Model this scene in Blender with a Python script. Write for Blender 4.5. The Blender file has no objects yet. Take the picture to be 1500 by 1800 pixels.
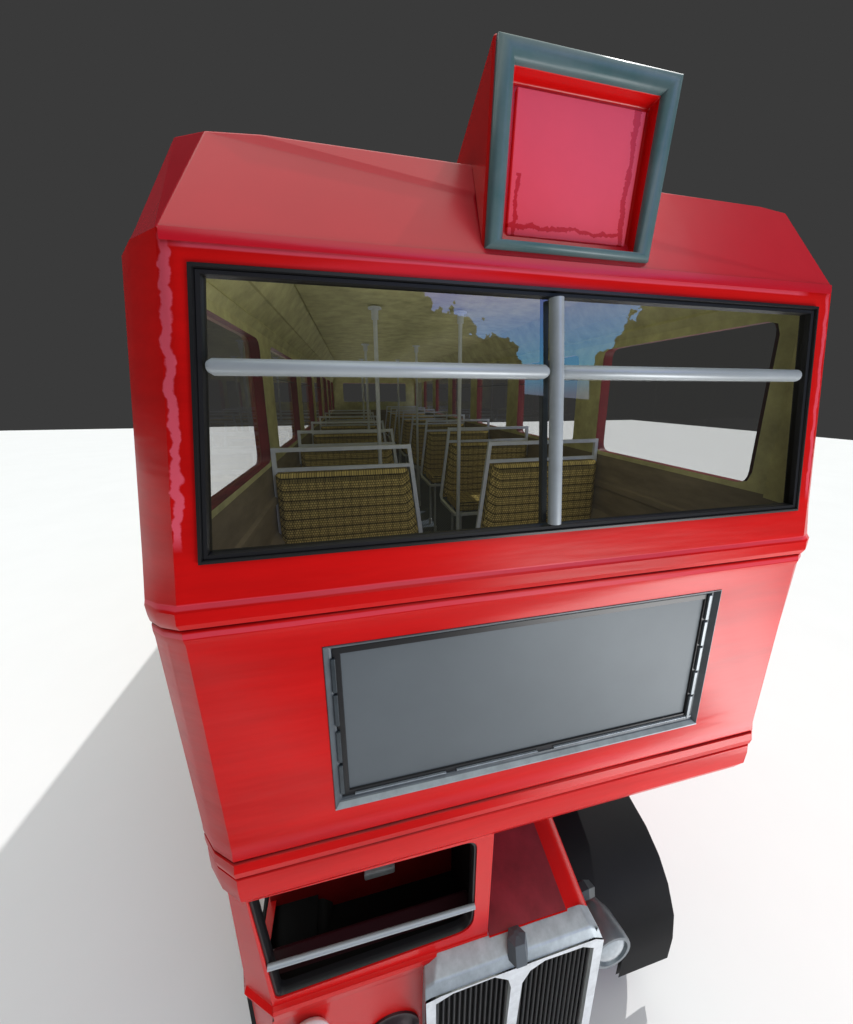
import bpy, math, random
from mathutils import Vector, noise
R = math.radians
sc = bpy.context.scene
# ---------------------------------------------------------------- camera
cam_d = bpy.data.cameras.new('camera'); cam = bpy.data.objects.new('camera', cam_d)
sc.collection.objects.link(cam); sc.camera = cam
cam.location = (-0.6278, -1.0216, 3.650)
cam.rotation_euler = (1.34062, -0.00056, -0.22617)
cam_d.sensor_width = 36; cam_d.lens = 0.640926*1000*36/1800
cam_d.shift_x = -21.5/1800; cam_d.shift_y = -56.8/1800
cam_d.clip_start = 0.02; cam_d.clip_end = 500
# ---------------------------------------------------------------- world: dull grey studio, open sky overhead and through a gap in a treeline behind
W = bpy.data.worlds.new('World'); sc.world = W; W.use_nodes = True
nt = W.node_tree; nt.nodes.clear()
def N(t, **k):
    n = nt.nodes.new(t)
    for a, b in k.items(): setattr(n, a, b)
    return n
def M(op, a, b=None, c=None):
    n = N('ShaderNodeMath', operation=op)
    for i, v in enumerate((a, b, c)):
        if v is None: continue
        if isinstance(v, (int, float)): n.inputs[i].default_value = v
        else: nt.links.new(v, n.inputs[i])
    return n.outputs[0]
tc = N('ShaderNodeTexCoord'); sep = N('ShaderNodeSeparateXYZ'); nt.links.new(tc.outputs['Generated'], sep.inputs[0])
x, y, z = sep.outputs
el = M('MULTIPLY', M('ARCSINE', z), 57.2958)
az = M('MULTIPLY', M('ARCTAN2', x, M('MULTIPLY', y, -1.0)), 57.2958)      # 0 = behind the camera, + = to the right
nz = N('ShaderNodeTexNoise'); nz.inputs['Scale'].default_value = 22; nz.inputs['Detail'].default_value = 3
nt.links.new(tc.outputs['Generated'], nz.inputs['Vector'])
jag = M('MULTIPLY', M('SUBTRACT', nz.outputs[0], 0.5), 9.0)
right = M('ADD', M('MULTIPLY', M('SUBTRACT', az, 33.0), 1.08), 7.0)
left = M('ADD', M('MULTIPLY', M('SUBTRACT', 33.0, az), 0.62), 7.0)
tree = M('ADD', M('MINIMUM', M('MAXIMUM', right, left), 56.0), jag)
gap = M('MULTIPLY', M('MULTIPLY', M('GREATER_THAN', az, 26.0), M('LESS_THAN', az, 35.0)), M('GREATER_THAN', el, M('SUBTRACT', 9.5, M('MULTIPLY', az, 0.14))))
open_sky = M('MAXIMUM', M('GREATER_THAN', el, tree), M('MULTIPLY', gap, M('LESS_THAN', el, 40.0)))
ramp = N('ShaderNodeValToRGB'); nt.links.new(M('DIVIDE', el, 90.0), ramp.inputs[0])
cr = ramp.color_ramp.elements
cr[0].position = 0.06; cr[0].color = (1.15, 1.3, 1.75, 1)
cr[1].position = 0.62; cr[1].color = (2.25, 2.38, 2.22, 1)
for ps_, co_ in ((0.10, (0.55, 2.2, 3.5, 1)), (0.165, (0.62, 1.6, 3.6, 1)), (0.225, (1.15, 1.15, 3.0, 1)), (0.45, (1.95, 2.05, 2.3, 1))):
    e = cr.new(ps_); e.color = co_
dull = N('ShaderNodeMix', data_type='RGBA')
back = M('MULTIPLY', M('LESS_THAN', y, -0.05), 1.0)
low = N('ShaderNodeMix', data_type='RGBA'); nt.links.new(M('LESS_THAN', z, -0.45), low.inputs[0]); low.inputs[6].default_value = (0.10, 0.10, 0.09, 1); low.inputs[7].default_value = (0.45, 0.45, 0.45, 1)  # brighter zone low behind the camera, added as fill
nt.links.new(low.outputs[2], dull.inputs[7])
nt.links.new(back, dull.inputs[0]); dull.inputs[6].default_value = (0.0588, 0.0588, 0.0588, 1); dull.inputs[7].default_value = (0.14, 0.14, 0.13, 1)
mx = N('ShaderNodeMix', data_type='RGBA')
nt.links.new(open_sky, mx.inputs[0]); nt.links.new(dull.outputs[2], mx.inputs[6]); nt.links.new(ramp.outputs[0], mx.inputs[7])
bg = N('ShaderNodeBackground'); nt.links.new(mx.outputs[2], bg.inputs[0]); bg.inputs[1].default_value = 0.72
out = N('ShaderNodeOutputWorld'); nt.links.new(bg.outputs[0], out.inputs[0])
# ---------------------------------------------------------------- sun and one soft lamp low on the right
sd = bpy.data.lights.new('sun', 'SUN'); so = bpy.data.objects.new('sun', sd); sc.collection.objects.link(so)
sd.energy = 1.95; sd.angle = R(0.6); sd.color = (1, 0.985, 0.96)
so.rotation_euler = Vector((0.60, 0.30, 1.0)).to_track_quat('Z', 'Y').to_euler()
ad = bpy.data.lights.new('front_lamp', 'AREA'); ao = bpy.data.objects.new('front_lamp', ad); sc.collection.objects.link(ao)
ad.shape = 'RECTANGLE'; ad.size = 3.4; ad.size_y = 1.7; ad.energy = 50; ad.spread = R(92)
ao.location = (2.7, -2.7, 0.95); ao.rotation_euler = (Vector((2.7, -2.7, 0.95)) - Vector((0.3, 0, 2.9))).to_track_quat('Z', 'Y').to_euler()
# unseen fill lamps added to brighten the upper deck: one washing the ceiling, one shining down the aisle from the front
for nm, loc, rot, sx, sy, en in (('saloon_fill_up', (0, 4.9, 3.92), (R(180), 0, 0), 1.3, 8.4, 4.2), ('saloon_fill_front', (0, .17, 3.62), (R(78), 0, 0), 1.6, .5, 4.6)):
    d_ = bpy.data.lights.new(nm, 'AREA'); d_.shape = 'RECTANGLE'; d_.size = sx; d_.size_y = sy; d_.energy = en
    o_ = bpy.data.objects.new(nm, d_); sc.collection.objects.link(o_); o_.location = loc; o_.rotation_euler = rot
# ---------------------------------------------------------------- output
sc.render.engine = 'CYCLES'
sc.view_settings.view_transform = 'Standard'; sc.view_settings.look = 'None'
sc.view_settings.exposure = 0; sc.view_settings.gamma = 1; sc.view_settings.use_curve_mapping = False
sc.cycles.max_bounces = 8; sc.cycles.transparent_max_bounces = 16

# ================================================================ materials
def mat(name, col, rough=0.5, metal=0.0, spec=0.5, coat=0.0, bump=0.0, bscale=8.0, stretch=(1, 1, 1), mottled=0.0, mscale=6.0, col2=None):
    m = bpy.data.materials.new(name); m.use_nodes = True; t = m.node_tree
    p = t.nodes['Principled BSDF']
    p.inputs['Base Color'].default_value = (*col, 1); p.inputs['Roughness'].default_value = rough
    p.inputs['Metallic'].default_value = metal; p.inputs['Specular IOR Level'].default_value = spec
    p.inputs['Coat Weight'].default_value = coat; p.inputs['Coat Roughness'].default_value = 0.06
    c = t.nodes.new('ShaderNodeTexCoord'); mp = t.nodes.new('ShaderNodeMapping'); mp.inputs['Scale'].default_value = stretch
    t.links.new(c.outputs['Object'], mp.inputs[0])
    if bump:
        n = t.nodes.new('ShaderNodeTexNoise'); n.inputs['Scale'].default_value = bscale; n.inputs['Detail'].default_value = 3
        t.links.new(mp.outputs[0], n.inputs['Vector'])
        b = t.nodes.new('ShaderNodeBump'); b.inputs['Strength'].default_value = bump; b.inputs['Distance'].default_value = 0.01
        t.links.new(n.outputs[0], b.inputs['Height']); t.links.new(b.outputs[0], p.inputs['Normal']); t.links.new(b.outputs[0], p.inputs['Coat Normal'])
    if mottled:
        n = t.nodes.new('ShaderNodeTexNoise'); n.inputs['Scale'].default_value = mscale; n.inputs['Detail'].default_value = 6; n.inputs['Roughness'].default_value = 0.65
        t.links.new(mp.outputs[0], n.inputs['Vector'])
        r = t.nodes.new('ShaderNodeValToRGB'); k = 1 - mottled
        r.color_ramp.elements[0].position = 0.3; r.color_ramp.elements[1].position = 0.72
        r.color_ramp.elements[0].color = (*(col2 or [v*k for v in col]), 1); r.color_ramp.elements[1].color = (*col, 1)
        t.links.new(n.outputs[0], r.inputs[0]); t.links.new(r.outputs[0], p.inputs['Base Color'])
    return m
RED = mat('red_paint', (0.70, 0.006, 0.006), 0.26, spec=0.40, coat=0.0, bump=0.22, bscale=3.2, stretch=(1, 1, 1.6), mottled=0.10, mscale=2.5)
def add_glints_and_seams(m):  # pink bands paint sky highlights along edges and mouldings; dark lines are seams
    t = m.node_tree; p = t.nodes['Principled BSDF']; base = p.inputs['Base Color'].links[0].from_socket
    def q(op, *a):
        n_ = t.nodes.new('ShaderNodeMath'); n_.operation = op
        for k_, v_ in enumerate(a):
            if isinstance(v_, (int, float)): n_.inputs[k_].default_value = v_
            else: t.links.new(v_, n_.inputs[k_])
        return n_.outputs[0]
    c = t.nodes.new('ShaderNodeTexCoord'); sp = t.nodes.new('ShaderNodeSeparateXYZ'); t.links.new(c.outputs['Object'], sp.inputs[0]); X, Y, Z = sp.outputs
    mp = t.nodes.new('ShaderNodeMapping'); mp.inputs['Scale'].default_value = (1, 1, 1); t.links.new(c.outputs['Object'], mp.inputs[0])
    def nse(scale, sx, sz, det=5):
        mp_ = t.nodes.new('ShaderNodeMapping'); mp_.inputs['Scale'].default_value = (sx, 1, sz); t.links.new(c.outputs['Object'], mp_.inputs[0])
        n_ = t.nodes.new('ShaderNodeTexNoise'); n_.inputs['Scale'].default_value = scale; n_.inputs['Detail'].default_value = det; t.links.new(mp_.outputs[0], n_.inputs['Vector']); return q('SUBTRACT', n_.outputs[0], 0.5)
    def band(v, a, b, soft):     # 1 between a and b
        return q('MULTIPLY', q('MINIMUM', q('MAXIMUM', q('DIVIDE', q('SUBTRACT', v, a), soft), 0.0), 1.0), q('MINIMUM', q('MAXIMUM', q('DIVIDE', q('SUBTRACT', b, v), soft), 0.0), 1.0))
    n1 = nse(24, .6, 1, 10); n2 = nse(10, 1, .25); n3 = nse(3, .35, 1)
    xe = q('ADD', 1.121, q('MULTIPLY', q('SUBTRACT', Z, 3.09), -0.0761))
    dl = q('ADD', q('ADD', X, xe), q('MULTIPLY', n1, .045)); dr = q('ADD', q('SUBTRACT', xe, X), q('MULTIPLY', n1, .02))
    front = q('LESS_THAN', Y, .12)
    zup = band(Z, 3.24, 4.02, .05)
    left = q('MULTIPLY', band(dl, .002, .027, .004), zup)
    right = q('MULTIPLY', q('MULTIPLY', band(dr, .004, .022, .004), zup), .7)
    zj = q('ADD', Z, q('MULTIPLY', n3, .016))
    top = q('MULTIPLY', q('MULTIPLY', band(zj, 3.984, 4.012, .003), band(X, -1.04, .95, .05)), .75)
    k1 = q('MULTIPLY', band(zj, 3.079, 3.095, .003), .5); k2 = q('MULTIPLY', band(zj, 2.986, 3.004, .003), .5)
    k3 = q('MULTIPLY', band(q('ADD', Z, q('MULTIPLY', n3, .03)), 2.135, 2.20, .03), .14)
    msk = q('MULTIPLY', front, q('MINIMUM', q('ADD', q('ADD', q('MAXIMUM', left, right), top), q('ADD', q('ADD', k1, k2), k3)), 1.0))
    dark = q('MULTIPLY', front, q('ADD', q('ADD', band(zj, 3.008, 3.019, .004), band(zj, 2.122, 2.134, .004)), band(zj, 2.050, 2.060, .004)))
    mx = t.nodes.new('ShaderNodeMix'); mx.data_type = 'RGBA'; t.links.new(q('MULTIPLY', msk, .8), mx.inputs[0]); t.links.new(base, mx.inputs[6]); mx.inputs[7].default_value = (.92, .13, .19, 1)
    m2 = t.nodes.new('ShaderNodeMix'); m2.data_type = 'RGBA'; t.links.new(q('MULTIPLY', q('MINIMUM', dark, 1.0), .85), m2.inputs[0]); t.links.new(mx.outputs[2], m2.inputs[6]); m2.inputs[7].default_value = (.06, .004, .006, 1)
    t.links.new(m2.outputs[2], p.inputs['Base Color'])
RED_GLINTS = mat('red_with_painted_glints', (0.74, 0.006, 0.006), 0.30, spec=0.17, bump=0.35, bscale=4, stretch=(.3, 1, 2.2), mottled=0.30, mscale=2.6)
add_glints_and_seams(RED_GLINTS)  # the pink edge highlights sit in this paint's base colour
PINK_SHEEN = mat('red_with_painted_pink_sheen', (0.92, 0.075, 0.105), 0.25, spec=0.35, bump=.1, mottled=.10, mscale=3)  # sign panel: pink sky reflection put into the base colour
def chip_edges(m):
    t = m.node_tree; p = t.nodes['Principled BSDF']; base = p.inputs['Base Color'].links[0].from_socket
    c = t.nodes.new('ShaderNodeTexCoord'); sp = t.nodes.new('ShaderNodeSeparateXYZ'); t.links.new(c.outputs['Object'], sp.inputs[0]); X, Y, Z = sp.outputs
    def q(op, *a):
        n_ = t.nodes.new('ShaderNodeMath'); n_.operation = op
        for k_, v_ in enumerate(a):
            if isinstance(v_, (int, float)): n_.inputs[k_].default_value = v_
            else: t.links.new(v_, n_.inputs[k_])
        return n_.outputs[0]
    n_ = t.nodes.new('ShaderNodeTexNoise'); n_.inputs['Scale'].default_value = 16; n_.inputs['Detail'].default_value = 8; n_.inputs['Roughness'].default_value = .7
    t.links.new(c.outputs['Object'], n_.inputs['Vector']); nz_ = q('MULTIPLY', q('SUBTRACT', n_.outputs[0], .5), .05)
    def near(v, a, w): return q('LESS_THAN', q('ABSOLUTE', q('ADD', q('SUBTRACT', v, a), nz_)), w)
    e_ = q('MAXIMUM', q('MULTIPLY', near(X, -.158, .0065), q('LESS_THAN', Z, 4.24)), q('MAXIMUM', q('MULTIPLY', near(Z, 4.118, .0055), q('LESS_THAN', X, .20)), near(X, .188, .0085)))
    mx = t.nodes.new('ShaderNodeMix'); mx.data_type = 'RGBA'; t.links.new(e_, mx.inputs[0]); t.links.new(base, mx.inputs[6]); mx.inputs[7].default_value = (.60, .008, .010, 1); t.links.new(mx.outputs[2], p.inputs['Base Color'])
chip_edges(PINK_SHEEN)
DRED = mat('dark_red_panel', (0.34, 0.010, 0.010), 0.6, spec=0.2, mottled=0.3)
BLACK = mat('black_rubber', (0.012, 0.012, 0.013), 0.38, spec=0.35)
SOOT = mat('black_lining', (0.006, 0.006, 0.006), 0.7, spec=0.15)
GUARD = mat('black_mudguard', (0.008, 0.008, 0.009), 0.6, spec=0.12, mottled=0.3, mscale=3)
TYRE = mat('tyre_rubber', (0.02, 0.02, 0.02), 0.75, spec=0.25)
BAR = mat('pale_steel_bar', (0.42, 0.46, 0.48), 0.35, spec=0.5, metal=0.15, mottled=0.18, mscale=9, stretch=(.3, 1, 1))
TEAL = mat('grey_green_trim', (0.125, 0.185, 0.195), 0.36, spec=0.4, bump=0.15, mottled=0.45, mscale=5, col2=(0.05, 0.13, 0.135))
STEEL = mat('galvanised_steel', (0.34, 0.38, 0.41), 0.38, spec=0.5, metal=0.35, mottled=0.35, mscale=14, bump=0.05)
ROOFP = mat('roof_red_paint', (0.62, 0.008, 0.022), 0.24, spec=0.43, bump=0.2, bscale=3.0, mottled=0.12, mscale=2)
DSTEEL = mat('dark_steel', (0.055, 0.07, 0.08), 0.3, spec=0.5, metal=0.3, mottled=0.4, mscale=10)
PANEL = mat('grey_advert_sheet', (0.13, 0.15, 0.16), 0.55, spec=0.35, metal=0.15, mottled=0.18, mscale=1.2)
CHROME = mat('weathered_white_chrome', (0.80, 0.83, 0.84), 0.42, spec=0.5, mottled=0.28, mscale=16)
GREYTOP = mat('brushed_grey_shell', (0.47, 0.53, 0.56), 0.42, spec=0.5, metal=0.2, mottled=0.3, mscale=20)
LAMPMETAL = mat('lamp_metal', (0.20, 0.23, 0.25), 0.35, spec=0.5, metal=0.3, mottled=0.3, mscale=10)
LENS = mat('lamp_glass', (0.55, 0.60, 0.62), 0.15, spec=0.6, mottled=0.4, mscale=18)
OLIVE = mat('olive_lining', (0.78, 0.75, 0.36), 0.65, spec=0.2, mottled=0.42, mscale=7, bump=0.2, bscale=10)
BROWN = mat('brown_panelling', (0.31, 0.25, 0.16), 0.7, spec=0.2, mottled=0.45, mscale=5, stretch=(1, .5, 2))
TUBE = mat('seat_tube', (0.80, 0.86, 0.90), 0.45, metal=0.0, spec=0.5, mottled=0.2, mscale=12)
WHEELRED = mat('red_wheel', (0.4, 0.02, 0.02), 0.4)

def fabric():
    m = bpy.data.materials.new('woven_check_fabric'); m.use_nodes = True; t = m.node_tree; p = t.nodes['Principled BSDF']
    p.inputs['Roughness'].default_value = 0.85; p.inputs['Specular IOR Level'].default_value = 0.15
    c = t.nodes.new('ShaderNodeTexCoord'); s = t.nodes.new('ShaderNodeSeparateXYZ'); t.links.new(c.outputs['Object'], s.inputs[0])
    a = t.nodes.new('ShaderNodeMath'); a.operation = 'SUBTRACT'; t.links.new(s.outputs[2], a.inputs[0]); t.links.new(s.outputs[1], a.inputs[1])
    cb = t.nodes.new('ShaderNodeCombineXYZ'); t.links.new(s.outputs[0], cb.inputs[0]); t.links.new(a.outputs[0], cb.inputs[1])
    b = t.nodes.new('ShaderNodeTexBrick'); t.links.new(cb.outputs[0], b.inputs['Vector'])
    b.inputs['Scale'].default_value = 1; b.inputs['Brick Width'].default_value = 0.015; b.inputs['Row Height'].default_value = 0.0155
    b.inputs['Mortar Size'].default_value = 0.0019; b.inputs['Mortar Smooth'].default_value = 0.4; b.inputs['Bias'].default_value = -0.1
    b.inputs['Color1'].default_value = (0.75, 0.58, 0.17, 1); b.inputs['Color2'].default_value = (0.55, 0.42, 0.12, 1); b.inputs['Mortar'].default_value = (0.020, 0.016, 0.007, 1)
    w = t.nodes.new('ShaderNodeTexWave'); w.bands_direction = 'Y'; w.inputs['Scale'].default_value = 5.2; w.inputs['Distortion'].default_value = 0.5
    t.links.new(cb.outputs[0], w.inputs['Vector'])
    w2 = t.nodes.new('ShaderNodeTexWave'); w2.bands_direction = 'X'; w2.inputs['Scale'].default_value = 6.1; w2.inputs['Distortion'].default_value = 0.3
    t.links.new(cb.outputs[0], w2.inputs['Vector'])
    last = b.outputs['Color']
    for ww, lo in ((w, 0.34), (w2, 0.72)):
        r = t.nodes.new('ShaderNodeValToRGB'); r.color_ramp.elements[0].position = 0.02; r.color_ramp.elements[0].color = (lo, lo, lo, 1)
        r.color_ramp.elements[1].position = 0.22; r.color_ramp.elements[1].color = (1, 1, 1, 1)
        t.links.new(ww.outputs[0], r.inputs[0])
        mm = t.nodes.new('ShaderNodeMix'); mm.data_type = 'RGBA'; mm.blend_type = 'MULTIPLY'; mm.inputs[0].default_value = 1
        t.links.new(last, mm.inputs[6]); t.links.new(r.outputs[0], mm.inputs[7]); last = mm.outputs[2]
    t.links.new(last, p.inputs['Base Color'])
    bp = t.nodes.new('ShaderNodeBump'); bp.inputs['Strength'].default_value = 0.5; bp.inputs['Distance'].default_value = 0.004
    t.links.new(last, bp.inputs['Height']); t.links.new(bp.outputs[0], p.inputs['Normal'])
    return m
FABRIC = fabric()

def floor_mat():
    m = mat('ribbed_deck_floor', (0.10, 0.13, 0.16), 0.5, spec=0.4); t = m.node_tree; p = t.nodes['Principled BSDF']
    c = t.nodes.new('ShaderNodeTexCoord'); w = t.nodes.new('ShaderNodeTexWave'); w.bands_direction = 'X'; w.inputs['Scale'].default_value = 14
    t.links.new(c.outputs['Object'], w.inputs['Vector'])
    r = t.nodes.new('ShaderNodeValToRGB'); r.color_ramp.elements[0].color = (0.03, 0.04, 0.05, 1); r.color_ramp.elements[1].color = (0.15, 0.19, 0.23, 1)
    t.links.new(w.outputs[0], r.inputs[0]); t.links.new(r.outputs[0], p.inputs['Base Color'])
    return m
RIB = floor_mat()

def glass(name, tint, fac, rough=0.0):
    m = bpy.data.materials.new(name); m.use_nodes = True; t = m.node_tree; t.nodes.clear()
    tr = t.nodes.new('ShaderNodeBsdfTransparent'); tr.inputs[0].default_value = (*tint, 1)
    g = t.nodes.new('ShaderNodeBsdfGlossy'); g.inputs[0].default_value = (1, 1, 1, 1); g.inputs['Roughness'].default_value = rough
    ge = t.nodes.new('ShaderNodeNewGeometry'); dt = t.nodes.new('ShaderNodeVectorMath'); dt.operation = 'DOT_PRODUCT'
    t.links.new(ge.outputs['Normal'], dt.inputs[0]); t.links.new(ge.outputs['Incoming'], dt.inputs[1])
    def mm(op, a_, b_=None):
        n_ = t.nodes.new('ShaderNodeMath'); n_.operation = op
        for k_, v_ in enumerate((a_, b_)):
            if isinstance(v_, (int, float)): n_.inputs[k_].default_value = v_
            elif v_ is not None: t.links.new(v_, n_.inputs[k_])
        return n_.outputs[0]
    c_ = mm('SUBTRACT', 1.0, mm('ABSOLUTE', dt.outputs['Value']))
    a = mm('ADD', mm('MULTIPLY', mm('POWER', c_, 5.0), 0.9), fac)
    a = type('o', (), {'outputs': [a]})
    mx = t.nodes.new('ShaderNodeMixShader'); t.links.new(a.outputs[0], mx.inputs[0]); t.links.new(tr.outputs[0], mx.inputs[1]); t.links.new(g.outputs[0], mx.inputs[2])
    o = t.nodes.new('ShaderNodeOutputMaterial'); t.links.new(mx.outputs[0], o.inputs[0]); return m
GLASS = glass('smoked_window_glass', (0.62, 0.62, 0.62), 0.10)
CLEAR = glass('clear_side_glass', (0.97, 0.97, 0.97), 0.005)
DARKGLASS = glass('dark_saloon_glass', (0.12, 0.12, 0.12), 0.05)
GROUND = mat('white_floor', (0.80, 0.80, 0.80), 0.9, spec=0.1, mottled=0.03, mscale=0.6)

# ================================================================ mesh helpers
class MB:
    def __init__(s): s.v = []; s.f = []
    def P(s, *pts):
        i = len(s.v); s.v += [tuple(p) for p in pts]; s.f.append(tuple(range(i, i+len(pts)))); return s
    def grid(s, rows, close=False):
        """rows: list of equal-length point lists"""
        i0 = len(s.v); n = len(rows[0])
        for r in rows: s.v += [tuple(p) for p in r]
        for a in range(len(rows)-1):
            for b in range(n if close else n-1):
                c = (b+1) % n; s.f.append((i0+a*n+b, i0+a*n+c, i0+(a+1)*n+c, i0+(a+1)*n+b))
        return s
    def box(s, x0, x1, y0, y1, z0, z1):
        i = len(s.v)
        s.v += [(x, y, z) for z in (z0, z1) for (x, y) in ((x0, y0), (x1, y0), (x1, y1), (x0, y1))]
        for f in ((3, 2, 1, 0), (4, 5, 6, 7), (0, 1, 5, 4), (1, 2, 6, 5), (2, 3, 7, 6), (3, 0, 4, 7)): s.f.append(tuple(i+k for k in f))
        return s
    def tube(s, pts, r, n=10, ang=0.0, caps=True, radii=None):
        pts = [Vector(p) for p in pts]; rows = []
        for k, p in enumerate(pts):
            d = (pts[min(k+1, len(pts)-1)] - pts[max(k-1, 0)]).normalized()
            up = Vector((0, 0, 1)) if abs(d.z) < 0.9 else Vector((0, 1, 0))
            a = d.cross(up).normalized(); b = a.cross(d).normalized(); rr = radii[k] if radii else r
            if 0 < k < len(pts)-1:
                d1 = (pts[k]-pts[k-1]).normalized(); d2 = (pts[k+1]-pts[k]).normalized(); rr = rr/max(0.5, math.sqrt((1+d1.dot(d2))/2))
            rows.append([p + rr*(math.cos(ang+2*math.pi*j/n)*a + math.sin(ang+2*math.pi*j/n)*b) for j in range(n)])
        s.grid(rows, close=True)
        if caps: s.P(*reversed(rows[0])); s.P(*rows[-1])
        return s
    def ring(s, outer, inner, r=0.0, n=5, flip=False):
        """outer: four corners; inner: four corners rounded by r -> returns inner loop"""
        loop = []; own = []
        for k in range(4):
            c = Vector(inner[k]); a = Vector(inner[k-1]); b = Vector(inner[(k+1) % 4])
            if not isinstance(r, (list, tuple)) and r <= 0: loop.append(c); own.append(k); continue
            rr = r[k] if isinstance(r, (list, tuple)) else r
            p0 = c + (a-c).normalized()*rr; p1 = c + (b-c).normalized()*rr
            for j in range(n+1):
                t = j/n; loop.append((1-t)**2*p0 + 2*t*(1-t)*c + t*t*p1); own.append(k)
        m = len(loop); i = len(s.v)
        s.v += [tuple(p) for p in loop] + [tuple(o) for o in outer]
        for j in range(m):
            k = (j+1) % m
            f = (i+j, i+k, i+m+own[j]) if own[j] == own[k] else (i+j, i+k, i+m+own[k], i+m+own[j])
            s.f.append(tuple(reversed(f)) if flip else f)
        return loop
    def extr(s, loop, off, n=None):
        rows = [[Vector(p) for p in loop], [Vector(p)+Vector(off) for p in loop]]
        s.grid(rows, close=True); return rows[1]
    def build(s, name, m, parent=None, bevel=0.0, seg=2, smooth=True, ang=35, loc=None):
        me = bpy.data.meshes.new(name); me.from_pydata([tuple(v) for v in s.v], [], s.f)
        import bmesh
        bm = bmesh.new(); bm.from_mesh(me); bmesh.ops.remove_doubles(bm, verts=bm.verts, dist=0.0004)
        bmesh.ops.recalc_face_normals(bm, faces=bm.faces); bm.to_mesh(me); bm.free()
        if smooth:
            me.shade_smooth(); me.set_sharp_from_angle(angle=R(ang))
        me.materials.append(m); o = bpy.data.objects.new(name, me); sc.collection.objects.link(o)
        if parent: o.parent = parent
        if bevel:
            b = o.modifiers.new('bevel', 'BEVEL'); b.width = bevel; b.segments = seg; b.limit_method = 'ANGLE'; b.angle_limit = R(20); b.harden_normals = True
            for e_ in me.edges: e_.use_edge_sharp = False
        return o
def L(a, b, t): return a+(b-a)*t
def empty(name, loc=(0, 0, 0), parent=None):
    o = bpy.data.objects.new(name, None); sc.collection.objects.link(o); o.location = loc; o.empty_display_size = .3
    if parent: o.parent = parent
    return o

# ================================================================ setting
g = MB(); gx0, gx1, gy0, gy1 = -60, 39.1, -2.3, 45.4
g.P((gx0, gy0, 0), (gx1, gy0, 0), (gx1, gy1, 0), (gx0, gy1, 0))
go = g.build('ground', GROUND, smooth=False); go['kind'] = 'structure'; go['label'] = 'large plain white floor under the bus'

bus = empty('double_decker_bus')
bus['label'] = 'glossy red double-decker bus seen from just in front of its upper deck'; bus['category'] = 'bus'

REAR = 9.9
# ---- front face key lines (z, half width, y of the face)
K = dict(z=3.090, x=1.121, y=-.005); T = dict(z=4.023, x=1.05, y=.046)
WT = dict(z=3.955, x=.994, y=.0423); WB = dict(z=3.203, x=1.055, y=.0012)
BAY = [(.268 if k == 0 else .28+1.393*k, 1.42+1.393*k-.02) for k in range(7)]           # upper side windows
ZS, ZH = 3.235, 3.965                                               # sill and head of them
XO, XI = 1.222, 1.14

# ---------------------------------------------------------------- upper body shell
REVEAL = mat('worn_dark_red_reveal', (.24, .022, .025), .5, spec=.3, mottled=.75, mscale=2.2, stretch=(1, 3, .8))
b = MB()
# front face round the windscreen
loopF = b.ring([(-T['x'], T['y'], T['z']), (T['x'], T['y'], T['z']), (K['x'], K['y'], K['z']), (-K['x'], K['y'], K['z'])],
       [(-WT['x'], WT['y'], WT['z']), (WT['x'], WT['y'], WT['z']), (WB['x'], WB['y'], WB['z']), (-WB['x'], WB['y'], WB['z'])], r=0.006, n=2)
b.extr(loopF, (0, .035, 0))
# mouldings and the panel below, as (z, half width, y)
prof = [(3.090, 1.121, -.005), (3.074, 1.123, -.017), (3.040, 1.123, -.019), (3.020, 1.120, -.010), (3.014, 1.118, .004), (3.006, 1.1195, -.004), (2.985, 1.119, -.007), (2.965, 1.118, 0.0)]
prof2 = [(2.170, 1.093, 0.0), (2.145, 1.0925, -.006), (2.134, 1.092, -.002), (2.129, 1.091, .008), (2.122, 1.092, -.006), (2.095, 1.092, -.013), (2.066, 1.092, -.007), (2.056, 1.091, .008), (2.049, 1.092, -.004), (2.015, 1.092, -.007), (1.95, 1.090, -.004), (1.944, 1.090, 0), (1.885, 1.088, .03)]
b.grid([[(-w, yy, zz), (w, yy, zz)] for zz, w, yy in prof])
b.grid([[(-w, yy, zz), (w, yy, zz)] for zz, w, yy in prof2])
# between-decks panel with the advert opening
AO = [(-.758, 0, 2.899), (.758, 0, 2.899), (.758, 0, 2.251), (-.758, 0, 2.251)]
zt_, zb_ = prof[-1][0], prof2[0][0]
la = b.ring([(-1.118, 0, zt_), (1.118, 0, zt_), (1.093, 0, zb_), (-1.093, 0, zb_)], AO, r=0)
b.extr(la, (0, .045, 0))
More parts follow.
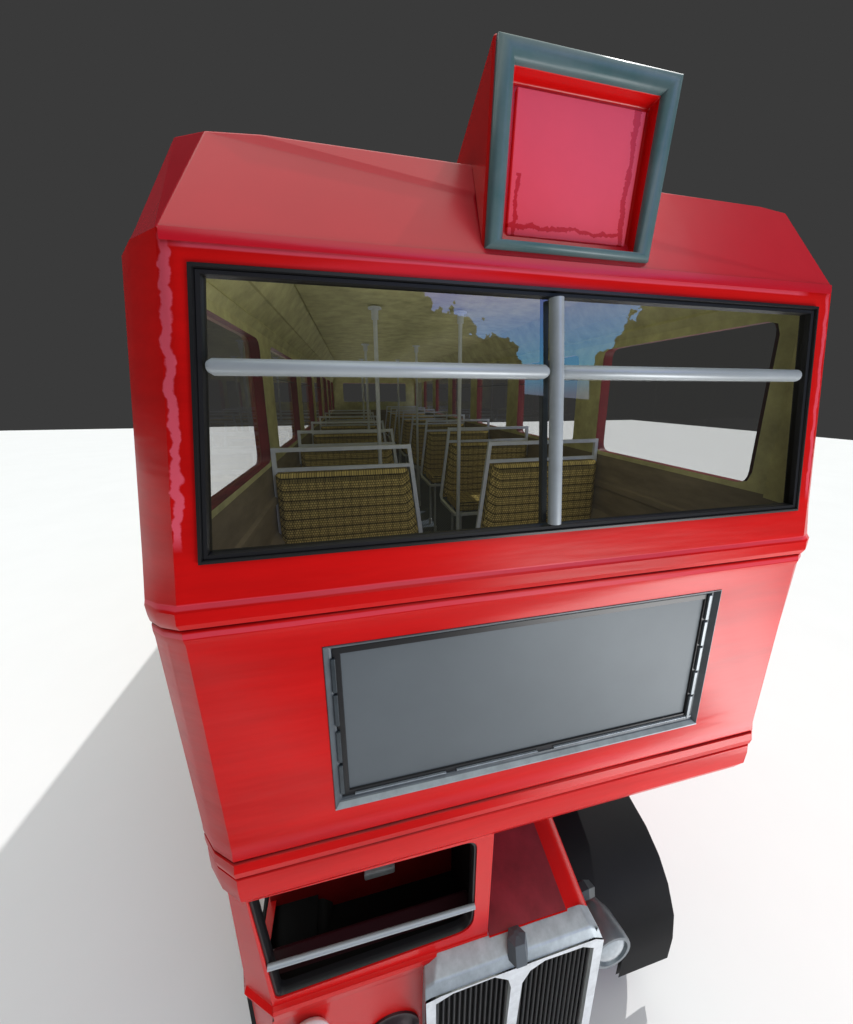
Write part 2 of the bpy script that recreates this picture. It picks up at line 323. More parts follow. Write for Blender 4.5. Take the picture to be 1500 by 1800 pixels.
# rounded corners (chamfers) and side skins
def sidepoint(zz):
    ys = L(.055, .25, max(0, min(1, (zz-3.09)/(4.016-3.09)))) if zz > 3.09 else L(.06, .125, min(1, (3.05-zz)/1.0)) if zz < 3.05 else .055
    return ys
for s_ in (-1, 1):
    rows = []
    lv = [(T['z'], T['x'], T['y']), (WT['z'], L(K['x'], T['x'], (WT['z']-K['z'])/(T['z']-K['z'])), WT['y']), (WB['z'], L(K['x'], T['x'], (WB['z']-K['z'])/(T['z']-K['z'])), WB['y'])] + prof + prof2
    for zz, w, yy in lv:
        off = (0 if abs(yy) < .0005 or zz > 3.1 else yy)
        bulge = -off*.3 if zz < 3.1 else 0
        ys = sidepoint(zz)
        zz2 = 4.016 if zz == T['z'] else zz
        if zz < 1.9: ys = .15
        rows.append([(s_*w, yy, zz), (s_*(L(w, XO, .55)+bulge), L(yy, ys, .42)+bulge*-.2, L(zz, zz2, .5)), (s_*(XO+bulge), ys, zz2), (s_*(XO+bulge), .26 if zz > 3.1 else .26, zz2)])
    b.grid(rows)
    # side skin
    for i, (y0, y1) in enumerate(BAY):
        ya = .26 if i == 0 else (BAY[i-1][1]+y0)/2; yb = REAR if i == 6 else (y1+BAY[i+1][0])/2
        x = s_*XO
        lp = b.ring([(x, ya, 4.016), (x, yb, 4.016), (x, yb, 3.09), (x, ya, 3.09)], [(x, y0, ZH), (x, y1, ZH), (x, y1, ZS), (x, y0, ZS)], r=.07, n=5)
        rv = MB(); rv.extr(lp, (-s_*(XO-XI-.004), 0, 0)); rv.build('window_reveal', REVEAL, bus, ang=40)
    cols = []
    for zz, w, yy in prof+prof2:
        off = 0 if abs(yy) < .0005 else yy
        cols.append([(s_*(XO-off*.3), .26, zz), (s_*(XO-off*.3), REAR, zz)])
    b.grid(cols)
for s_ in (-1, 1):      # inner skin lapping the joint behind the roof corner
    b.grid([[(s_*1.043, .058, 4.034), (s_*1.128, .165, 4.048), (s_*1.203, .256, 4.040), (s_*1.203, .40, 4.040)], [(s_*1.046, .060, 3.98), (s_*1.138, .150, 3.98), (s_*1.208, .256, 3.98), (s_*1.208, .40, 3.98)]])
# rear wall with its window
lr = b.ring([(-XO, REAR, 4.016), (XO, REAR, 4.016), (XO, REAR, 3.09), (-XO, REAR, 3.09)], [(-.9, REAR, 3.95), (.9, REAR, 3.95), (.9, REAR, 3.41), (-.9, REAR, 3.41)], r=.06)
b.extr(lr, (0, -.12, 0))
b.P((-XO, REAR, 3.09), (XO, REAR, 3.09), (XO, REAR, .45), (-XO, REAR, .45))
b.P((-XO, REAR, 4.016), (-1.054, REAR, 4.312), (-.823, REAR, 4.37), (0, REAR, 4.415), (.823, REAR, 4.37), (1.054, REAR, 4.312), (XO, REAR, 4.016))
b.build('upper_body', RED_GLINTS, bus, bevel=0.0, ang=24)

# ---------------------------------------------------------------- roof with the sloping front
r_ = MB()
fr = [(-T['x'], T['y'], T['z']), (T['x'], T['y'], T['z'])]
sl = [(-.959, .185, 4.301), (-.823, .171, 4.303), (.823, .171, 4.303), (.959, .185, 4.301)]
r_.P(fr[0], fr[1], sl[3], sl[2], sl[1], sl[0])
for s_ in (-1, 1):
    A = (s_*T['x'], T['y'], T['z']); B = (s_*.959, .185, 4.301)
    S0 = (s_*XO, .25, 4.016); Sm = (s_*1.179, .25, 4.087); S1 = (s_*1.054, .25, 4.312)
    r_.P(A, B, S1, Sm); r_.P(A, Sm, S0, (s_*L(T['x'], XO, .55), L(T['y'], .25, .42), L(T['z'], 4.016, .5)))
    r_.P(B, (s_*.823, .171, 4.303), (s_*.823, .50, 4.37), S1)
    pr = [(XO, 4.016), (1.179, 4.087), (1.054, 4.312), (.823, 4.37), (.4, 4.405), (0, 4.415)]
    r_.grid([[(s_*px, .25 if k < 3 else .50, pz) for k, (px, pz) in enumerate(pr)], [(s_*px, REAR, pz) for px, pz in pr]])
r_.P((-.823, .171, 4.303), (.823, .171, 4.303), (.823, .50, 4.37), (.4, .50, 4.405), (0, .50, 4.415), (-.4, .50, 4.405), (-.823, .50, 4.37))
r_.build('roof', ROOFP, bus, bevel=.006, seg=2)
# rolled edge where the roof front meets the face
e1 = MB(); rows = []
for k in range(9):
    a = k/8*math.pi*.62; rows.append([(-1.044, T['y']-.002-.004*math.sin(a), T['z']+.004-.030*(k/8)+.0*a), (1.044, T['y']-.002-.004*math.sin(a), T['z']+.004-.030*(k/8))])
e1.grid(rows); e1.build('roof_edge_moulding', ROOFP, bus)

# ---------------------------------------------------------------- front upper window
wf = empty_none = None
def lerp_rect(o, i_, t): return [tuple(L(a, c, t) for a, c in zip(p, q)) for p, q in zip(o, i_)]
Wo = [(-.992, .0423, 3.953), (.992, .0423, 3.953), (1.053, .0012, 3.205), (-1.053, .0012, 3.205)]
Wi = [(-.966, .0415, 3.928), (.966, .0415, 3.928), (1.027, .0020, 3.230), (-1.027, .0020, 3.230)]
f = MB()
def sh(q, d): return [(p[0], p[1]+d, p[2]) for p in q]
mid = lerp_rect(Wo, Wi, .45); mid2 = lerp_rect(Wo, Wi, .6)
rws = [sh(Wo, .01), sh(lerp_rect(Wo, Wi, .06), -.010), sh(lerp_rect(Wo, Wi, .4), -.012), sh(lerp_rect(Wo, Wi, .5), -.003), sh(lerp_rect(Wo, Wi, .6), -.006), sh(lerp_rect(Wo, Wi, .95), -.004), sh(Wi, .004), sh(Wi, .03)]
f.grid(rws, close=True)
WIN = f.build('front_window', BLACK, bus, ang=30)
p = MB(); p.P(*sh(Wi, .012)); p.build('pane', GLASS, WIN, smooth=False)
def wy(zz): return L(.002, .0415, (zz-3.23)/(3.928-3.23))
bx = MB()
for xa, xb in ((-.972, -.050), (-.002, .948)):
    n = 24; bx.tube([(xa, wy(3.716)-.002, 3.716), (xa+.010, wy(3.716)-.004, 3.716), (xb-.010, wy(3.716)-.004, 3.716), (xb, wy(3.716)-.002, 3.716)], .021, n=16, radii=[.015, .021, .021, .015])
bx.build('window_crossbar', BAR, WIN, ang=50)
bx = MB(); bx.tube([(-.029, wy(3.93)-.006, 3.925), (-.018, wy(3.7)-.007, 3.7), (-.004, wy(3.235)-.006, 3.238)], .0215, n=16); bx.build('window_mullion', BAR, WIN, ang=50)
bx = MB(); bx.tube([(-.034, wy(3.93)+.06, 3.95), (-.010, wy(3.2)+.06, 3.20)], .014, n=4, ang=math.pi/4); bx.build('inner_mullion', DSTEEL, WIN)

# ---------------------------------------------------------------- side windows (thin glass, dark sliding rail)
for s_ in (-1, 1):
    for (y0, y1) in BAY:
        x = s_*(XI+.03)
        p = MB(); p.P((x, y0-.02, ZS-.02), (x, y1+.02, ZS-.02), (x, y1+.02, ZH+.02), (x, y0-.02, ZH+.02))
        po = p.build('side_window', CLEAR, bus, smooth=False)
        q = MB(); q.box(x-.004, x+.004, y0, y1, 3.752, 3.760); q.build('sliding_rail', DSTEEL, po, smooth=False)

# ---------------------------------------------------------------- number box on the roof
CX = .016
b = MB(); hw = .272
Fo = [(CX-hw, .010, 4.492), (CX+hw, .010, 4.492), (CX+hw, .060, 4.042), (CX-hw, .060, 4.042)]
Bk = [(CX-hw, .56, 4.325), (CX+hw, .56, 4.325), (CX+hw, .56, 4.31), (CX-hw, .56, 4.31)]
Lm = [(CX-hw, .165, 4.285), (CX+hw, .165, 4.285)]
midtop = [(CX-hw, .34, 4.393), (CX+hw, .34, 4.393)]
b.P(Fo[0], Fo[1], midtop[1], midtop[0]); b.P(midtop[0], midtop[1], Bk[1], Bk[0])
b.P(Fo[1], Fo[2], Lm[1], Bk[2], Bk[1], midtop[1]); b.P(Fo[0], midtop[0], Bk[0], Bk[3], Lm[0], Fo[3]); b.P(Fo[3], Lm[0], Lm[1], Fo[2]); b.P(Lm[0], Bk[3], Bk[2], Lm[1]); b.P(*Bk)
Fi = [(CX-.214, .0145, 4.440), (CX+.214, .0145, 4.440), (CX+.214, .0555, 4.072), (CX-.214, .0555, 4.072)]
lp = b.ring(Fo, Fi, r=0)
# recess walls and sunken panel with a raised border
Ri = [(CX-.206, .052, 4.432), (CX+.212, .052, 4.432), (CX+.212, .090, 4.082), (CX-.206, .090, 4.082)]
P1 = lerp_rect(Ri, [(CX, .07, 4.25)]*4, .07); P2 = sh(P1, -.010); P3 = lerp_rect(P2, [(CX, .06, 4.25)]*4, .05)
b.grid([lp, Ri, P1], close=True)
BOX = b.build('number_box', RED, bus, bevel=.006, seg=2)
q = MB(); q.grid([P1, P2, P3], close=True); q.P(*P3); q.build('number_panel', PINK_SHEEN, BOX, bevel=.003)
f = MB()
seq = []
for t, d in ((.02, -.001), (.05, -.012), (.28, -.022), (.55, -.024), (.82, -.016), (.98, -.002), (1.0, .03)):
    seq.append(sh(lerp_rect(lerp_rect(Fo, Fi, .10), Fi, t), d))
f.grid(seq, close=True); f.build('box_frame', TEAL, BOX, ang=60)

# ---------------------------------------------------------------- advert board between decks
A = [(-.757, -.001, 2.898), (.757, -.001, 2.898), (.757, -.001, 2.252), (-.757, -.001, 2.252)]
def inset(q, dx, dz, dy): return [(p[0]-math.copysign(dx, p[0]), p[1]+dy, p[2]-math.copysign(dz, p[2]-2.575)) for p in q]
b = MB()
b.grid([inset(A, .0, .0, .004), inset(A, .001, .001, -.002), inset(A, .003, .003, -.002), inset(A, .016, .016, .016), inset(A, .022, .022, .018), inset(A, .024, .024, .026)], close=True)
ADV = b.build('advert_frame', mat('tarnished_steel', (.13, .15, .165), .4, metal=.2, mottled=.5, mscale=7), bus, ang=25)
b = MB(); b.grid([[(-.757, -.004, 2.2525), (.757, -.004, 2.2525)], [(-.757, -.004, 2.258), (.757, -.004, 2.258)], [(-.745, .014, 2.2665), (.745, .014, 2.2665)]]); b.build('bottom_sill', STEEL, ADV)
b = MB(); b.grid([inset(A, .0235, .0235, .0263), inset(A, .026, .026, .020), inset(A, .048, .046, .020), inset(A, .050, .048, .030)], close=True); b.build('gasket', BLACK, ADV, ang=25)
b = MB(); b.P(*inset(A, .046, .044, .0265)); b.build('advert_sheet', PANEL, ADV, smooth=False)
random.seed(4)
for zz in (2.36, 2.50, 2.645, 2.78):        # worn clips along the edges of the sheet
    b = MB(); b.box(-.738, -.724, .010, .019, zz-.058+random.uniform(-.01, .01), zz+.060); b.build('edge_clip', DSTEEL, ADV, bevel=.002)
for zz in (2.335, 2.455, 2.575, 2.695, 2.815):
    o_ = random.uniform(-.003, .003); b = MB(); b.box(.716+o_, .731+o_, .010, .0195, zz-.056, zz+.055); b.build('edge_clip', LAMPMETAL, ADV, bevel=.002)
for xx in (-.52, -.15, .25, .58):
    b = MB(); b.box(xx-.17, xx+.16, .012, .0195, 2.281, 2.286); b.build('edge_clip', STEEL, ADV, bevel=.001)

# ---------------------------------------------------------------- interior of the upper deck
ln = MB()
YF = .185
for s_ in (-1, 1):
    xi = s_*XI
    for i, (y0, y1) in enumerate(BAY):
        ya = YF if i == 0 else (BAY[i-1][1]+y0)/2; yb = 9.78 if i == 6 else (y1+BAY[i+1][0])/2
        yi = .250 if i == 0 else y0+.012
        lp = ln.ring([(xi, ya, 4.0), (xi, yb, 4.0), (xi, yb, 3.20), (xi, ya, 3.20)], [(xi, yi, ZH-.008), (xi, y1-.012, ZH-.008), (xi, y1-.012, ZS+.008), (xi, yi, ZS+.008)], r=.06, n=2)
    c = [(XI, 4.0), (1.115, 4.04), (1.125, 4.055), (1.05, 4.13), (1.035, 4.13), (.93, 4.275), (.915, 4.262), (.6, 4.285), (0, 4.30)]
    ln.grid([[(s_*px, .34 if pz > 4.05 else YF, pz) for px, pz in c], [(s_*px, 9.78, pz) for px, pz in c]])
lr = ln.ring([(-XI, 9.78, 4.3), (XI, 9.78, 4.3), (XI, 9.78, 3.20), (-XI, 9.78, 3.20)], [(-.877, 9.78, 3.95), (.877, 9.78, 3.95), (.877, 9.78, 3.44), (-.877, 9.78, 3.44)], r=.03)
# front corner posts and header lining
for s_ in (-1, 1):
    ln.P((s_*XI, YF, 3.20), (s_*XI, YF, 4.0), (s_*1.075, .10, 4.0), (s_*1.118, .085, 3.20))
    cp = MB(); cp.P((s_*1.075, .10, 4.0), (s_*1.118, .085, 3.20), (s_*1.058, .035, 3.20), (s_*1.000, .075, 4.0)); cp.build('corner_post', bpy.data.materials['worn_dark_red_reveal'], bus)
ln.P((-1.06, .080, 3.962), (1.06, .080, 3.962), (XI, .34, 4.10), (-XI, .34, 4.10))
ln.P((-XI, .34, 4.10), (XI, .34, 4.10), (.93, .34, 4.275), (0, .34, 4.30), (-.93, .34, 4.275))
ln.build('interior_lining', OLIVE, bus, ang=15)
lo = MB()
for s_ in (-1, 1):
    c = [(XI, 3.215), (XI-.004, 3.03), (XI-.022, 3.02), (XI-.022, 2.985), (XI-.004, 2.975), (XI-.002, 2.80), (XI-.05, 2.74), (XI-.05, 2.1), (XI-.05, 1.94)]
    lo.grid([[(s_*px, .09, pz) for px, pz in c], [(s_*px, 9.78, pz) for px, pz in c]])
lo.P((-XI, 9.779, 3.215), (XI, 9.779, 3.215), (XI, 9.779, 1.94), (-XI, 9.779, 1.94))
lo.P((-XI, .09, 3.18), (XI, .09, 3.18), (XI, .09, 1.94), (-XI, .09, 1.94))
lo.build('lower_panelling', BROWN, bus, ang=15)
fl = MB(); fl.box(-1.04, 1.04, .065, .26, 1.915, 1.945); fl.box(-1.2, 1.2, .26, 9.88, 1.915, 1.945); fl.build('upper_deck_floor', RIB, bus, smooth=False)

for (px, ys) in ((-.437, (1.92, 4.0, 6.1)), (.223, (1.92, 4.0, 6.1))):
    for yy in ys:
        q = MB(); q.tube([(px, yy, 1.945), (px, yy, 4.26)], .016, n=12)
        po = q.build('grab_pole', TUBE, bus, ang=50)
        q = MB(); q.tube([(px, yy, 4.19), (px, yy, 4.262)], .026, n=12); q.tube([(px, yy, 4.262), (px, yy, 4.275)], .05, n=12); q.build('ceiling_socket', TUBE, po, ang=40)

# ---------------------------------------------------------------- seats
def make_seat(s_):
    q = MB(); a4 = math.pi/4
    t = .0175
    q.tube([(s_*.285, 0, 3.316), (s_*1.118, 0, 3.316)], t, n=4, ang=a4)
    q.tube([(s_*.280, 0, 3.192), (s_*1.118, 0, 3.192)], t*.9, n=4, ang=a4)
    q.tube([(s_*1.118, 0, 3.33), (s_*1.118, 0, 2.62)], t, n=4, ang=a4)
    q.tube([(s_*.285, 0, 3.33), (s_*.203, 0, 2.64), (s_*.203, -.04, 2.60), (s_*.235, -.44, 2.575)], t, n=4, ang=a4)
    q.tube([(s_*.235, -.44, 2.575), (s_*1.118, -.44, 2.575)], t, n=4, ang=a4)
    q.tube([(s_*1.118, -.44, 2.575), (s_*1.118, 0, 2.62)], t, n=4, ang=a4)
    so_ = q.build('passenger_seat', TUBE, bus, smooth=False)
    bk = MB(); d0, d1 = -.045, .03
    fr_ = [(s_*.296, 3.176), (s_*1.112, 3.176), (s_*1.112, 2.63), (s_*.218, 2.63)]
    bk.grid([[(u, d1, v) for u, v in fr_], [(u, d0, v) for u, v in fr_]], close=True); bk.P(*[(u, d1, v) for u, v in reversed(fr_)])
    ins = [(s_*.345, 3.125), (s_*1.075, 3.125), (s_*1.075, 2.68), (s_*.28, 2.68)]
    bk.grid([[(u, d0, v) for u, v in fr_], [(u, d0-.03, v) for u, v in ins]], close=True); bk.P(*[(u, d0-.03, v) for u, v in ins])
    bk.build('backrest', FABRIC, so_, bevel=.012, seg=2)
    cu = MB(); cu.box(*sorted((s_*.25, s_*1.10)), -.43, -.05, 2.595, 2.685); cu.build('seat_cushion', FABRIC, so_, bevel=.025, seg=3)
    for (lx, ly) in ((.31, -.06), (.31, -.36)):
        lg = MB(); lg.tube([(s_*lx, ly, 2.58), (s_*lx, ly, 1.96)], .012, n=8); lg.tube([(s_*lx, ly, 2.02), (s_*lx, ly, 1.945)], .019, n=8); lg.build('leg', TUBE, so_, ang=50)
    return so_
def copy_tree(o, parent):
    c = o.copy(); sc.collection.objects.link(c); c.parent = parent
    for ch in [q for q in list(bpy.data.objects) if q.parent == o and q.name.split('.')[0] in ('backrest', 'seat_cushion', 'leg')]: copy_tree(ch, c)
    return c
for s_, n in ((-1, 6), (1, 8)):
    s0 = make_seat(s_); seats = [s0] + [copy_tree(s0, bus) for _ in range(n-1)]
    for k, o in enumerate(seats): o.location.y = 1.354 + 1.13*k

# ---------------------------------------------------------------- cab front, left of the radiator
c = MB()
yF = .03
co = [(-1.088, yF, 1.885), (-.150, yF, 1.885), (-.178, .0, 1.352), (-1.05, .0, 1.352)]
ci = [(-1.084, yF, 1.884), (-.222, yF, 1.872), (-.236, .004, 1.405), (-1.034, .004, 1.380)]
co2 = [(-1.090, yF, 1.886), (-.150, yF, 1.886), (-.172, .002, 1.352), (-1.046, .002, 1.352)]
lpC = c.ring(co2, ci, r=[.004, .045, .075, .02], n=5)
c.extr(lpC, (0, .045, 0))
c.grid([[(-1.046, .002, 1.352), (-.172, .002, 1.352)], [(-1.044, -.012, 1.350), (-.172, -.012, 1.350)], [(-1.044, -.016, 1.335), (-.172, -.016, 1.335)], [(-1.044, -.012, 1.300), (-.172, -.012, 1.300)], [(-1.052, -.010, 1.292), (-.172, -.010, 1.292)], [(-1.03, -.012, .55), (-.172, -.012, .55)]])
# corner and door side
c.grid([[(-1.090, yF, 1.886), (-1.17, .09, 1.886), (-1.2, .20, 1.886)], [(-1.046, .002, 1.352), (-1.150, .06, 1.40), (-1.2, .20, 1.43)], [(-1.044, -.016, 1.335), (-1.157, .05, 1.375), (-1.203, .20, 1.40)], [(-1.052, -.010, 1.29), (-1.15, .06, 1.32), (-1.2, .20, 1.34)], [(-1.03, -.01, .55), (-1.13, .05, .55), (-1.18, .20, .55)]])
lpD = c.ring([(-1.2, .20, 1.90), (-1.2, 1.10, 1.90), (-1.2, 1.10, .55), (-1.2, .20, .55)], [(-1.2, .25, 1.86), (-1.2, .62, 1.86), (-1.2, .62, 1.02), (-1.2, .25, 1.02)], r=.02)
c.extr(lpD, (.04, 0, 0))
# wall beside the bonnet
c.grid([[(-.150, yF, 1.886), (-.150, 1.0, 1.90)], [(-.172, .002, 1.352), (-.172, 1.0, 1.352)]])
CAB = c.build('driver_cab', RED, bus, bevel=.008, seg=2)
k_ = MB()
co3 = [(p[0]*1.0, p[1]-.004, p[2]) for p in ci]
k_.grid([[Vector(p)+Vector((0, .006, 0)) for p in lpC], [L(Vector(p), Vector((-.63, .02, 1.64)), .025)+Vector((0, .004, 0)) for p in lpC], [L(Vector(p), Vector((-.63, .02, 1.64)), .038)+Vector((0, .015, 0)) for p in lpC], [L(Vector(p), Vector((-.63, .02, 1.64)), .038)+Vector((0, .04, 0)) for p in lpC]], close=True)
ks = k_.build('windscreen_frame', BLACK, CAB, ang=40)
k_ = MB(); k_.P(*[L(Vector(p), Vector((-.63, .02, 1.64)), .04)+Vector((0, .022, 0)) for p in lpC]); k_.build('windscreen', glass('cab_glass', (.85, .85, .85), -.5), CAB, smooth=False)
k_ = MB(); k_.tube([(-1.046, .010, 1.560), (-.232, .010, 1.535)], .0105, n=12); k_.build('windscreen_rail', BAR, CAB, ang=50)
k_ = MB(); k_.box(-1.19, -.18, .52, .54, .60, 1.91); bh = k_.build('cab_bulkhead', DRED, CAB, smooth=False)
k_ = MB(); k_.box(-.70, -.53, .485, .52, 1.03, 1.075); k_.build('bulkhead_handle', CHROME, bh, bevel=.01)
k_ = MB(); k_.box(-1.155, -.19, .055, .52, .80, .86); k_.box(-.195, -.180, .05, .52, .8, 1.9); k_.box(-1.15, -.2, .05, .08, .8, 1.36); k_.build('cab_floor', SOOT, CAB, smooth=False)
k_ = MB(); k_.box(-1.10, -.2, .06, .20, 1.24, 1.30); k_.build('dashboard', mat('plum_dash', (.05, .012, .018), .4), CAB, bevel=.02)
# small round side lamp and the dark lamp hollow
def lamp(name, x, yb, z_, r, depth, m1=LAMPMETAL, parent=CAB, n=20):
    q = MB(); ring = lambda rr, yy: [(x+rr*math.cos(2*math.pi*j/n), yy, z_+rr*math.sin(2*math.pi*j/n)) for j in range(n)]
    q.grid([ring(.35*r, yb+depth), ring(.8*r, yb+depth*.6), ring(r, yb+depth*.15), ring(r*1.04, yb), ring(r*1.02, yb-.012), ring(r*.86, yb-.012), ring(r*.80, yb+.004)], close=True)
    q.P(*ring(.35*r, yb+depth))
    o = q.build(name, m1, parent, ang=40)
    q = MB(); q.grid([ring(r*.82, yb+.002), ring(r*.6, yb-.010), ring(r*.3, yb-.016), ring(.01, yb-.018)], close=True); q.P(*ring(.01, yb-.018)); q.build('lens', LENS, o, ang=60)
    return o
lamp('side_lamp', -.918, -.035, 1.200, .074, .03, m1=CHROME)
q = MB(); n = 24; ring = lambda rr, yy: [(-.595+rr*math.cos(2*math.pi*j/n), yy, .975+rr*1.0*math.sin(2*math.pi*j/n)) for j in range(n)]
q.grid([ring(.112, -.010), ring(.112, -.018), ring(.100, -.020), ring(.090, -.03), ring(.05, -.045), ring(.005, -.05)], close=True)
q.build('headlamp', mat('dark_plum_metal', (.05, .03, .035), .35, metal=.3, mottled=.5, mscale=14), CAB, ang=50)
# ventilation strip on the sill (small perforated white plate)
q = MB()
for i in range(16):
    for j in range(2):
        xx = -.285+.0065*i+(.003 if j else 0); zz = 1.330+.009*j; q.box(xx, xx+.0035, -.0285, -.0255, zz, zz+.005)
q.build('perforated_strip', CHROME, CAB, smooth=False)

# ---------------------------------------------------------------- bonnet
c = MB()
sec = lambda t: [(-.168, L(-.012, 1.0, t), L(1.352, 1.45, t)), (.06, L(-.012, 1.0, t), L(1.356, 1.465, t)), (.20, L(-.012, 1.0, t), L(1.353, 1.46, t)), (L(.262, .300, t), L(-.012, 1.0, t), L(1.345, 1.448, t)), (L(.305, .350, t), L(-.012, 1.0, t), L(1.32, 1.425, t)), (L(.335, .385, t), L(-.04, 1.0, t), L(1.27, 1.38, t)), (L(.345, .40, t), L(-.04, 1.0, t), .62)]
c.grid([sec(t/6) for t in range(7)])
BON = c.build('bonnet', RED, bus, ang=30)
c = MB(); c.grid([[(-.166, L(-.008, .95, t), L(1.357, 1.454, t)), (.06, L(-.008, .95, t), L(1.3605, 1.4675, t)), (L(.205, .22, t), L(-.008, .95, t), L(1.357, 1.4605, t))] for t in (0, .33, .66, 1)])  # overlay added on the bonnet top; its plum colour paints a dim reflection
c.build('bonnet_sheen_overlay', mat('painted_plum_sheen', (.36, .035, .05), .3, spec=.6, mottled=.5, mscale=6, bump=.1), BON, ang=30)
# ---------------------------------------------------------------- radiator
c = MB()
yf, yr = -.092, -.010
cx = (-.466+.344)/2
To = [(-.466, yf, 1.29), (.344, yf, 1.277), (.325, yf, .45), (-.455, yf, .45)]
# shell top and sides
topf = [(-.468, yf, 1.05), (-.468, yf, 1.290), (-.440, yf, 1.298), (.300, yf, 1.300), (.344, yf, 1.276), (.344, yf, 1.05), (.330, yf, .45)]
topm = [(-.468, yf+.02, 1.05), (-.466, yf+.02, 1.318), (-.425, yf+.02, 1.336), (.290, yf+.02, 1.334), (.335, yf+.02, 1.305), (.346, yf+.02, 1.05), (.332, yf+.02, .45)]
topr = [(-.468, yr, 1.05), (-.458, yr, 1.325), (-.40, yr, 1.352), (.272, yr, 1.352), (.322, yr, 1.322), (.346, yr, 1.05), (.332, yr, .45)]
c.grid([[topf[0][:2]+(.45,)]+topf, [topm[0][:2]+(.45,)]+topm, [topr[0][:2]+(.45,)]+topr, [(p[0], -.004, p[2]) for p in ([topr[0][:2]+(.45,)]+topr)]])
RAD = c.build('radiator', GREYTOP, bus, bevel=.007, seg=3)
# white surround with two arched openings
Lo = [(-.425, 1.262), (-.355, 1.290), (-.175, 1.294), (-.112, 1.245), (-.098, 1.19), (-.125, .45), (-.425, .45)]
Ro = [(-.046, 1.19), (-.012, 1.252), (.055, 1.283), (.240, 1.278), (.296, 1.245), (.285, .45), (-.085, .45)]
c = MB(); y0 = yf-.006
outerL = [(-.466, 1.286), (-.44, 1.298), (-.072, 1.302), (-.072, 1.245), (-.072, 1.19), (-.105, .45), (-.455, .45)]
outerR = [(-.072, 1.19), (-.072, 1.302), (.05, 1.302), (.300, 1.300), (.344, 1.276), (.325, .45), (-.105, .45)]
outerL = [(-.466, 1.288), (-.40, 1.300), (-.072, 1.302), (-.072, 1.25), (-.072, 1.19), (-.105, .45), (-.455, .45)]
for lo_, ou in ((Lo, outerL), (Ro, outerR)):
    c.grid([[(u, y0, v) for u, v in ou], [(u, y0, v) for u, v in lo_], [(u, y0+.03, v) for u, v in lo_]], close=True)
c.build('radiator_surround', CHROME, RAD, bevel=.003, smooth=False)
GR = mat('grille_slat', (.030, .030, .033), .35, spec=.5, metal=.3, mottled=.3)
c = MB(); x_ = -.44
while x_ < .32:
    w_ = .0125
    c.grid([[(x_+w_*j/6, yf+.022-.010*math.sin(math.pi*j/6), 1.32), ] + [(x_+w_*j/6-.010*(1 if True else 0), yf+.022-.010*math.sin(math.pi*j/6), .45)] for j in range(7)]); x_ += .0235
c.build('grille', GR, RAD, ang=60)
c = MB(); c.P((-.46, yf+.03, 1.3), (.34, yf+.03, 1.3), (.33, yf+.03, .45), (-.45, yf+.03, .45)); c.build('grille_backing', SOOT, RAD, smooth=False)
c = MB(); pts = [(-.062, -.078, 1.305), (-.062, -.074, 1.322), (-.062, -.050, 1.395), (-.062, -.047, 1.405)]
c.tube(pts, .04, n=6, radii=[.022, .047, .042, .012]); c.build('filler_cap', mat('cap_metal', (.085, .10, .115), .5, spec=.35), RAD, smooth=False)
# ---------------------------------------------------------------- near-side headlamp with its bracket
HL = lamp('headlamp', .448, -.045, 1.045, .098, .19, parent=bus, m1=LAMPMETAL)
c = MB(); c.tube([(.345, .12, 1.16), (.40, .12, 1.17), (.45, .14, 1.12)], .035, n=6); c.build('bracket', DSTEEL, HL)
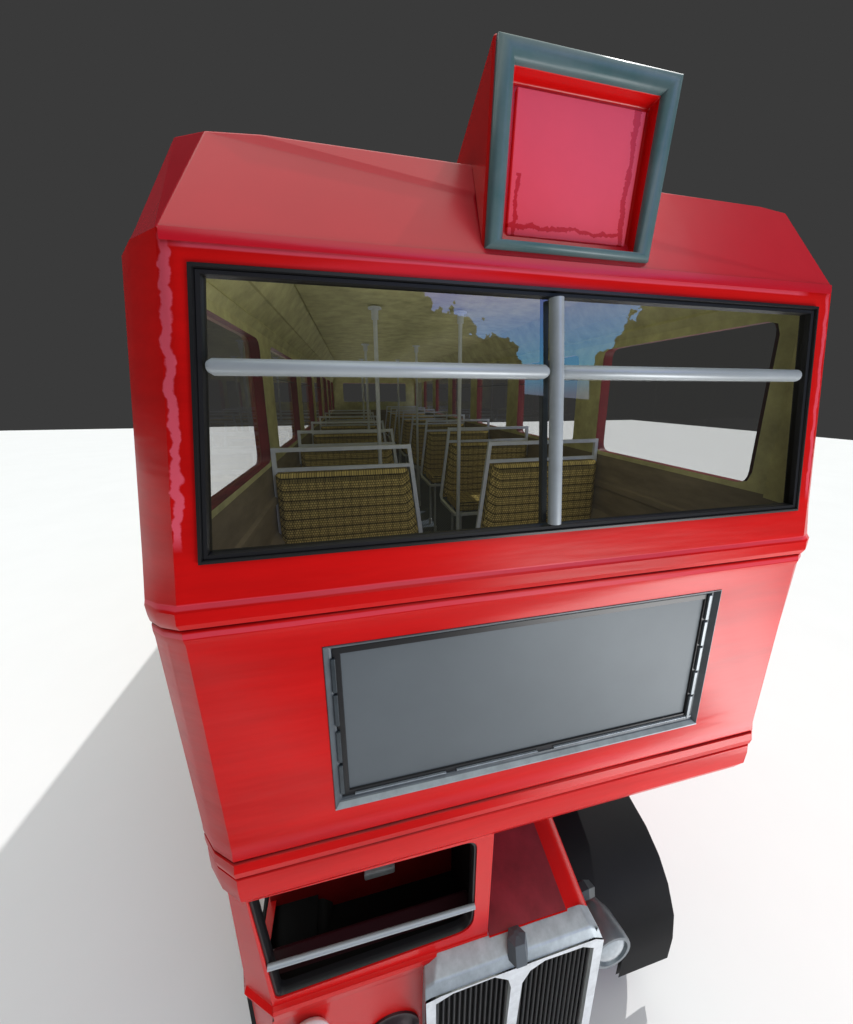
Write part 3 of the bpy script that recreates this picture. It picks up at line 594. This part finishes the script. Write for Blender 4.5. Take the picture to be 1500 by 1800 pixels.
# ---------------------------------------------------------------- mudguards
def guard(s_, x_in, x_out, name='mudguard'):
    pts = [(1.25, .62), (1.18, .86), (1.0, .99), (.80, 1.02), (.567, .986), (.40, .95), (.284, .884), (.20, .79), (.136, .657), (.118, .50), (.124, .313)]
    c = MB(); th = .02
    inner = [(p[0]+.02, p[1]-.02) for p in pts]
    xin = lambda k: x_in if pts[k][0] > .30 else L(x_in, .72 if s_ > 0 else .8, min(1, (.30-pts[k][0])/.16))
    c.grid([[(s_*xin(k), p[0], p[1]) for k, p in enumerate(pts)], [(s_*(x_out-.015), p[0], p[1]) for p in pts], [(s_*x_out, p[0]+.015, p[1]-.015) for p in pts], [(s_*x_out, p[0]+.05, p[1]-.06) for p in pts], [(s_*(x_out-.03), p[0]+.05, p[1]-.06) for p in pts], [(s_*xin(k), p[0]+.02, p[1]-.02) for k, p in enumerate(pts)]])
    return c.build(name, GUARD, bus, ang=28)
guard(1, .36, 1.08)
guard(-1, .95, 1.235)
# ---------------------------------------------------------------- wheels
def wheel(x, y_, r=.48, w=.24):
    n = 36; s_ = 1 if x > 0 else -1
    ring = lambda rr, xx: [(xx, y_+rr*math.cos(2*math.pi*j/n), r+rr*math.sin(2*math.pi*j/n)) for j in range(n)]
    q = MB(); q.grid([ring(r*.55, x-s_*w), ring(r*.9, x-s_*w), ring(r, x-s_*w*.8), ring(r, x-s_*w*.2), ring(r*.9, x), ring(r*.55, x)], close=True)
    o = q.build('wheel', TYRE, bus, ang=50)
    q = MB(); q.grid([ring(r*.57, x-s_*.005), ring(r*.5, x-s_*.04), ring(r*.2, x-s_*.06), ring(r*.18, x), ring(.01, x)], close=True); q.build('rim', WHEELRED, o, ang=40)
wheel(1.05, .66); wheel(-1.12, .66); wheel(1.19, 6.8); wheel(-1.19, 6.8)
# ---------------------------------------------------------------- lower saloon
c = MB()
LB = [(1.15+1.24*k, 2.20+1.24*k) for k in range(7)]
glz = []
for s_ in (-1, 1):
    x = s_*XO
    for i, (y0, y1) in enumerate(LB):
        ya = 1.0 if i == 0 else (LB[i-1][1]+y0)/2; yb = REAR if i == 6 else (y1+LB[i+1][0])/2
        lp = c.ring([(x, ya, 1.886), (x, yb, 1.886), (x, yb, .45), (x, ya, .45)], [(x, y0, 1.78), (x, y1, 1.78), (x, y1, 1.15), (x, y0, 1.15)], r=.06)
        c.extr(lp, (-s_*.04, 0, 0)); glz.append((x-s_*.03, y0, y1))
c.P((-XO, 1.0, 1.9), (XO, 1.0, 1.9), (XO, 1.0, .45), (-XO, 1.0, .45))
c.P((-XO, 1.0, .45), (XO, 1.0, .45), (XO, REAR, .45), (-XO, REAR, .45))
c.build('lower_body', RED, bus, ang=20)
for x, y0, y1 in glz:
    q = MB(); q.P((x, y0-.01, 1.14), (x, y1+.01, 1.14), (x, y1+.01, 1.79), (x, y0-.01, 1.79)); q.build('lower_window', DARKGLASS, bus, smooth=False)
